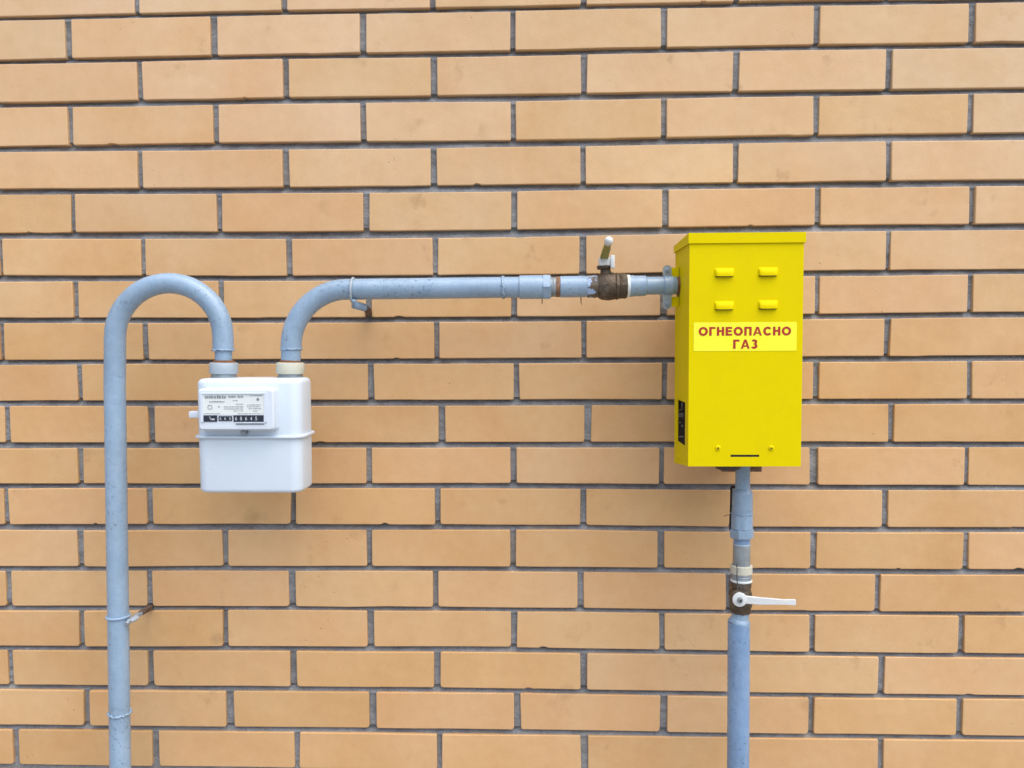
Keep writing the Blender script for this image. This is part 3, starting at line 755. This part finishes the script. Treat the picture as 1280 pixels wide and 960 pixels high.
for cx in (897.4, 963.9):
    c = at(cx, 560, DF); bm = bmesh.new(); add_lathe(bm, (c.x, -DF, c.z), (c.x, -DF - .0022, c.z), [(0, .0040), (.3, .0040), (.75, .0032), (1, .0018)], 20)
    s_ = build('screw', bm, 'cabinet_yellow', cab)
    bm = bmesh.new(); add_lathe(bm, (c.x, -DF - .0021, c.z), (c.x, -DF - .0026, c.z), [(0, .0015), (1, .0013)], 10); build('screw_recess', bm, 'black_rubber_and_shade', s_)
c = at_x(848.5, 571, X0); bm = bmesh.new(); add_lathe(bm, (X0, c.y, c.z), (X0 - .0015, c.y, c.z), [(0, .003), (.6, .0028), (1, .0015)], 14); build('rivet', bm, 'cabinet_yellow', cab)

# pressure regulator inside, seen through the cut-out in the cabinet's side
r0, r1 = at(845.6, 557, DB + .006), at(858, 497, DB + .006)
reg = thing('pressure_regulator', (X0 + .06, -DB - .05, r0.z), 'dark pressure regulator inside the yellow cabinet seen through its side cut out', 'regulator')
bm = bmesh.new(); add_box(bm, (X0 + .0017, -DB - .006, r0.z - .01), (X0 + .08, -DB - .0014, r1.z + .01)); build('flange_plate', bm, 'regulator_dark', reg, bevel=.001)
rcc = Vector((X0 + .075, -DB - .055, (r0.z + r1.z) / 2))
bm = bmesh.new(); add_lathe(bm, rcc - Vector((0, 0, .07)), rcc + Vector((0, 0, .09)), [(0, .018), (.1, .028), (.3, .034), (.34, .038), (.40, .038), (.44, .034), (.72, .034), (.8, .026), (1, .022)], 32); build('body', bm, 'regulator_dark', reg)
bm = bmesh.new(); add_lathe(bm, (rcc.x, -DB - .004, rcc.z), rcc, [(0, .012), (1, .012)], 20); build('neck', bm, 'regulator_dark', reg)
for xa, ya_, xb, yb_ in ((851.2, 503, 853.4, 513.5), (848.6, 511.5, 853.8, 513.6), (847.2, 516, 854.5, 521.6), (849, 527, 851, 529), (851.5, 531, 853.8, 533.5), (848.5, 545, 854, 546.4)):
    a_, b_ = at(xa, yb_, DB + .0063), at(xb, ya_, DB + .0063)
    bm = bmesh.new(); add_box(bm, (a_.x, a_.y, a_.z), (b_.x, a_.y + .0004, b_.z)); build('label_mark', bm, 'regulator_mark', reg)

# clamp holding the pipe beside the cabinet
cx = 834.5; cc = at(cx, hb(cx), DP)
cl = thing('pipe_clamp', at(cx, 386, DP), 'galvanised two screw saddle clamp on the pipe beside the yellow cabinet', 'clamp', None)
def eared_plate(x0, x1, y0, y1, d, t):
    a, b = at(x0, y1, d), at(x1, y0, d); r = (b.x - a.x) * .48; bm = bmesh.new(); O = round_rect(a.x, b.x, a.z, b.z, r, 5)
    add_stack(bm, [(O, -d + t), (O, -d)], lambda u, v, h: Vector((u, h, v))); return bm
build('plate', eared_plate(828.6, 839.6, 331.5, 386.8, DP + .006, .004), 'galvanised', cl, 30, bevel=.0005)
build('saddle', run(829.5, 840.5, [(829.5, 11.3), (829.8, 12.4), (840.2, 12.4), (840.5, 11.3)]), 'pipe_paint', cl)
for yy_ in (337.6, 380):
    c = at(834.2, yy_, DP + .006); bm = bmesh.new(); add_lathe(bm, (c.x, c.y + .001, c.z), (c.x, c.y - .004, c.z), [(0, .0044), (.35, .0044), (.4, .0032, 6), (1, .0030, 6)], 18); s_ = build('bolt', bm, 'galvanised', cl)
    bm = bmesh.new(); add_lathe(bm, (c.x, c.y - .0039, c.z), (c.x, c.y - .0046, c.z), [(0, .0017), (1, .0015)], 10); build('bolt_recess', bm, 'pipe_paint_deep', s_)
# two folded tabs of the cabinet that the clamp is bolted to
for ya_, yb_ in ((334.5, 346.5), (371, 383.5)):
    a_, b_ = at(831.5, yb_, DP), at(850, ya_, DP)
    bm = bmesh.new(); add_box(bm, (a_.x, -DP - .0015, a_.z), (X0 + .006, -DP + .0015, b_.z)); build('mounting_tab', bm, 'cabinet_yellow', cab)

# ------------------------------------------------------------------ pipes on the right
DV = .122; KV = mpp(DV)
axx = lambda y: 928.4 - (y - 600) * .0152
def vert_run(y0, y1, prof, segs=32, phase=0., wob=0., dx=0.):
    bm = bmesh.new(); add_lathe(bm, at(axx(y0) + dx, y0, DV), at(axx(y1) + dx, y1, DV), [((p[0] - y0) / (y1 - y0), p[1] * KV, *p[2:]) for p in prof], segs, phase, wob); return bm
pD = thing('gas_pipe', at(axx(724), 724, DV), 'narrow blue grey outlet pipe with couplings hanging below the yellow cabinet', 'pipe')
build('pipe', vert_run(560, 616, [(560, 8.9), (616, 9.0)]), 'pipe_paint', pD)
build('socket', vert_run(610, 642, [(610, 9.2), (612, 10.4), (615, 12.2), (618, 12.4), (641, 12.7), (642, 12.2)], wob=.004), 'pipe_paint', pD, 40)
bead(at(axx(641.5), 641.5, DV), (0, 0, 1), 12.4 * KV, pD, 'joint_ring', w=.0013, lump=.0003)
build('union_body', vert_run(642, 661, [(642, 12.2, 8), (643, 13.6, 8), (660, 13.8, 8), (661, 13.0, 8)], 40, .4), 'pipe_paint', pD, 25)
build('lock_nut', vert_run(660.5, 673, [(660.5, 13.0, 6), (662, 15.2, 6), (671, 15.2, 6), (673, 13, 6)], 36, .2), 'pipe_paint', pD, 25)
build('threaded_nipple', vert_run(672, 684, [(672, 10.2), (684, 10.2)]), 'pipe_paint_deep', pD)
build('sleeve', vert_run(680, 707, [(680, 9.6), (680.5, 10.6), (706, 10.7), (707, 10.2)]), 'galvanised', pD, 40)
bm = vert_run(679.2, 681.4, [(679.2, 10.4), (679.8, 10.9), (681, 10.9), (681.4, 10.6)]); build('sleeve_rim', bm, 'pipe_paint_light', pD)
build('insulating_ring', vert_run(706, 716.6, [(706, 12.2), (706.8, 13.4), (715.8, 13.5), (716.6, 12.5)], wob=.006), 'cream_paint', pD, 40)
build('threaded_end', vert_run(716, 725, [(716, 12.6), (718, 12.9), (718.6, 12.2), (720.6, 12.9), (721.2, 12.2), (723, 12.8), (725, 12.6)]), 'galvanised', pD)
build('sealing_ring', vert_run(723.6, 726.6, [(723.6, 12.7), (724.2, 13.3), (726, 13.3), (726.6, 12.6)], wob=.012), 'ptfe_white', pD)
# rubber strip and a loose end of wire behind the socket
bm = bmesh.new(); add_bar(bm, at(914.2, 609, DV - .010), at(913.6, 641, DV - .010), .0024, .006, (1, 0, 0)); add_bar(bm, at(914.2, 609, DV - .010), at(919, 608.6, DV - .010), .003, .006, (0, 0, 1)); build('rubber_strip', bm, 'black_rubber_and_shade', pD)
bm = bmesh.new(); add_tube(bm, [at(916, 640, DV - .009), at(913.5, 643, DV - .006), at(909, 643.8, DV - .006), at(904.5, 645.4, DV - .006)], .0005, 8); build('wire_end', bm, 'wire', pD, 60)
bm = bmesh.new(); add_bar(bm, at(913.2, 643, DV - .008), at(912.8, 663, DV - .008), .0022, .006, (1, 0, 0)); build('rubber_strip', bm, 'black_rubber_and_shade', pD)
# fixing bracket under the cabinet
br = thing('pipe_bracket', at(926, 589.5, DV), 'rusty brown flat bracket plate round the pipe under the yellow cabinet', 'bracket')
a_, b_ = at(901.5, 589, DV - .012), at(951, 584.5, DV - .012)
bm = bmesh.new(); add_box(bm, (a_.x, -DV + .006, a_.z), (b_.x, -DV + .026, b_.z + .004)); build('plate', bm, 'rust_brown', br, bevel=.0005)
bm = bmesh.new(); add_box(bm, (a_.x + .026, -DV + .020, a_.z + .0015), (a_.x + .034, .012, a_.z + .007)); build('arm', bm, 'rust', br)
bm = bmesh.new(); add_box(bm, (b_.x - .020, -DV + .020, a_.z + .0015), (b_.x - .012, .012, a_.z + .007)); build('arm', bm, 'rust', br)

# lower ball valve
vD = thing('ball_valve', at(axx(766), 766, DV), 'brown brass ball valve on the upright pipe with a white lever level to the side', 'valve')
build('body', vert_run(726, 766, [(726, 11.5, 8), (727, 13.4, 8), (733, 13.2, 8), (735, 11.8), (737.5, 11.9), (742, 13.6), (750, 14.4), (757, 13.6), (759.5, 13.2, 8), (764.5, 13.0, 8), (766, 11, 8)], 40, .35), 'brass_dark', vD, 30)
hc = at(925, 750, DV + .034)
bm = bmesh.new(); add_lathe(bm, hc + Vector((0, .034, 0)), hc + Vector((0, .004, 0)), [(0, .010), (.5, .0095), (.55, .0075), (1, .0070)], 24); build('stem', bm, 'brass_dark', vD)
KH = mpp(DV + .034)
bm = bmesh.new(); add_lathe(bm, hc + Vector((0, .0045, 0)), hc, [(0, 8.8 * KH), (.6, 9.2 * KH), (.9, 8.8 * KH), (1, 8.0 * KH)], 32); build('lever_hub', bm, 'handle_white', vD)
L = [(931, 749.6, 5.4), (938, 750.2, 5.2), (950, 751.4, 5.0), (966, 752.0, 4.2), (980, 752.6, 3.6), (988, 752.8, 3.9), (993, 753.0, 4.0), (994.6, 753.0, 3.2)]
bm = bmesh.new(); rings = []
for i, (x, y, hh) in enumerate(L):
    dd = DV + .031 + .004 * min(i / 3, 1); c = at(x, y, dd); h_ = hh * KH
    rings.append([bm.verts.new(c + Vector((0, sy * .0022, sz * h_))) for sy, sz in ((1, -.9), (1, .9), (.2, 1), (-.7, .8), (-.7, -.8), (.2, -1))])
for r0, r1 in zip(rings, rings[1:]):
    for i in range(6): bm.faces.new((r0[i], r0[(i + 1) % 6], r1[(i + 1) % 6], r1[i]))
bm.faces.new(rings[0][::-1]); bm.faces.new(rings[-1])
build('lever', bm, 'handle_white', vD, 50)
bm = bmesh.new(); add_lathe(bm, hc + Vector((0, .001, 0)), hc + Vector((0, -.0045, 0)), [(0, .0056), (.15, .0056), (.2, .0042, 6), (.8, .0042, 6), (1, .0036, 6)], 24); nt_ = build('lever_nut', bm, 'galvanised', vD, 30)
bm = bmesh.new(); add_lathe(bm, hc + Vector((0, -.0044, 0)), hc + Vector((0, -.0058, 0)), [(0, .0020), (1, .0017)], 12); build('stud_end', bm, 'wire', nt_)
# sealing wire from the ring to the valve
sw = [at(920.6, 705, DV + .018), at(921.4, 712, DV + .0185), at(921.0, 720, DV + .0185), at(921.6, 728, DV + .019), at(922.0, 738, DV + .020), at(923.4, 744, DV + .030)]
bm = bmesh.new(); add_tube(bm, sw, .0007, 8)
sw_o = build('seal_wire', bm, 'wire', None, 60); tag(sw_o, 'thin dark sealing wire hanging from the cream ring to the upright valve', 'wire')

pE = thing('gas_pipe', (at(922, 960, DV).x, -DV, 0), 'straight blue supply pipe rising from the ground to the upright brown valve', 'pipe')
lowp = at(922.6, 960, DV); topp = at(923.6, 777, DV)
fe = lowp + (lowp - topp) * ((lowp.z + .05) / (topp.z - lowp.z))
bm = bmesh.new(); add_tube(bm, [fe, lowp, topp + (lowp - topp) * .5, topp], 13.7 * KV, 36); build('pipe', bm, 'pipe_paint_deep', pE, 50)
bm = bmesh.new(); add_lathe(bm, at(923.8, 778, DV), at(926.4, 763, DV), [(0, 13.7 * KV), (.10, 13.6 * KV), (.22, 12.4 * KV), (.34, 11.0 * KV), (.42, 10.4 * KV), (.50, 10.9 * KV), (.56, 10.4 * KV), (.64, 10.9 * KV), (.70, 10.4 * KV), (.78, 10.8 * KV), (1, 10.2 * KV)], 32, wobble=.006); build('threaded_end', bm, 'pipe_paint', pE, 50)

# ------------------------------------------------------------------ wall brackets of the left pipes
hk = thing('pipe_bracket', at(148, 774, DP), 'painted ring bracket holding the tall riser pipe with its bolt towards the wall', 'bracket', None)
rc_ = at(147.8, 770, DP); n = 40
bm = bmesh.new(); add_tube(bm, [rc_ + Vector((math.cos(2 * PI * i / n) * (RA + .0012), math.sin(2 * PI * i / n) * (RA + .0012), 0)) for i in range(n + 1)], .0021, 10); build('ring', bm, 'pipe_paint', hk, 70)
wallpt = at(189, 758.5, -.004); armp = at(163.5, 774.5, DP - .004)
bm = bmesh.new(); add_bar(bm, armp, wallpt, .0052, .0085, (0, 0, 1)); build('arm', bm, 'pipe_paint', hk, bevel=.0008)
bm = bmesh.new(); add_bar(bm, armp + (wallpt - armp) * .45, wallpt, .0060, .0092, (0, 0, 1)); build('rust_end', bm, 'rust_dark', hk, bevel=.0008)
for e, (x, y) in enumerate(((157.6, 779.5), (163.6, 777.2))):
    c = at(x, y, DP + .012); bm = bmesh.new(); add_lathe(bm, c + Vector((.002, .016, .002)), c, [(0, .0042, 6), (.6, .0042, 6), (.62, .0028), (1, .0024)], 24); bo_ = build('bolt', bm, 'pipe_paint_light', hk, 30)
    bm = bmesh.new(); add_lathe(bm, c + Vector((0, .0004, 0)), c + Vector((0, -.0006, 0)), [(0, .0013), (1, .0011)], 10); build('bolt_recess', bm, 'rust', bo_)

hk2 = thing('pipe_bracket', at(455, 392, DP), 'painted ring bracket with a rusty shank under the level pipe run', 'bracket', None)
rc_ = at(441.3, hb(441.3) + 1.2, DP); rr = 14.4 * K
bm = bmesh.new(); add_tube(bm, [rc_ + Vector((.0008 * math.sin(2 * PI * i / n), math.cos(2 * PI * i / n) * rr, math.sin(2 * PI * i / n) * rr * 1.03)) for i in range(n + 1)], .0022, 10); build('ring', bm, 'pipe_paint_light', hk2, 70)
e0 = at(443.5, 381, DP + .004); e1 = at(456, 384.5, DP - .012); e2 = at(459.5, 388, DP - .03); e3 = at(461, 391.0, -.006)
bm = bmesh.new(); add_tube(bm, [at(442.2, 375, DP + .012), e0, e1], [.0030, .0068, .0064], 16); build('eye', bm, 'pipe_paint', hk2, 60)
bm = bmesh.new(); add_tube(bm, [e1, e2, e3], [.0056, .0058, .0062], 12); build('shank', bm, 'rust_dark', hk2, 60)
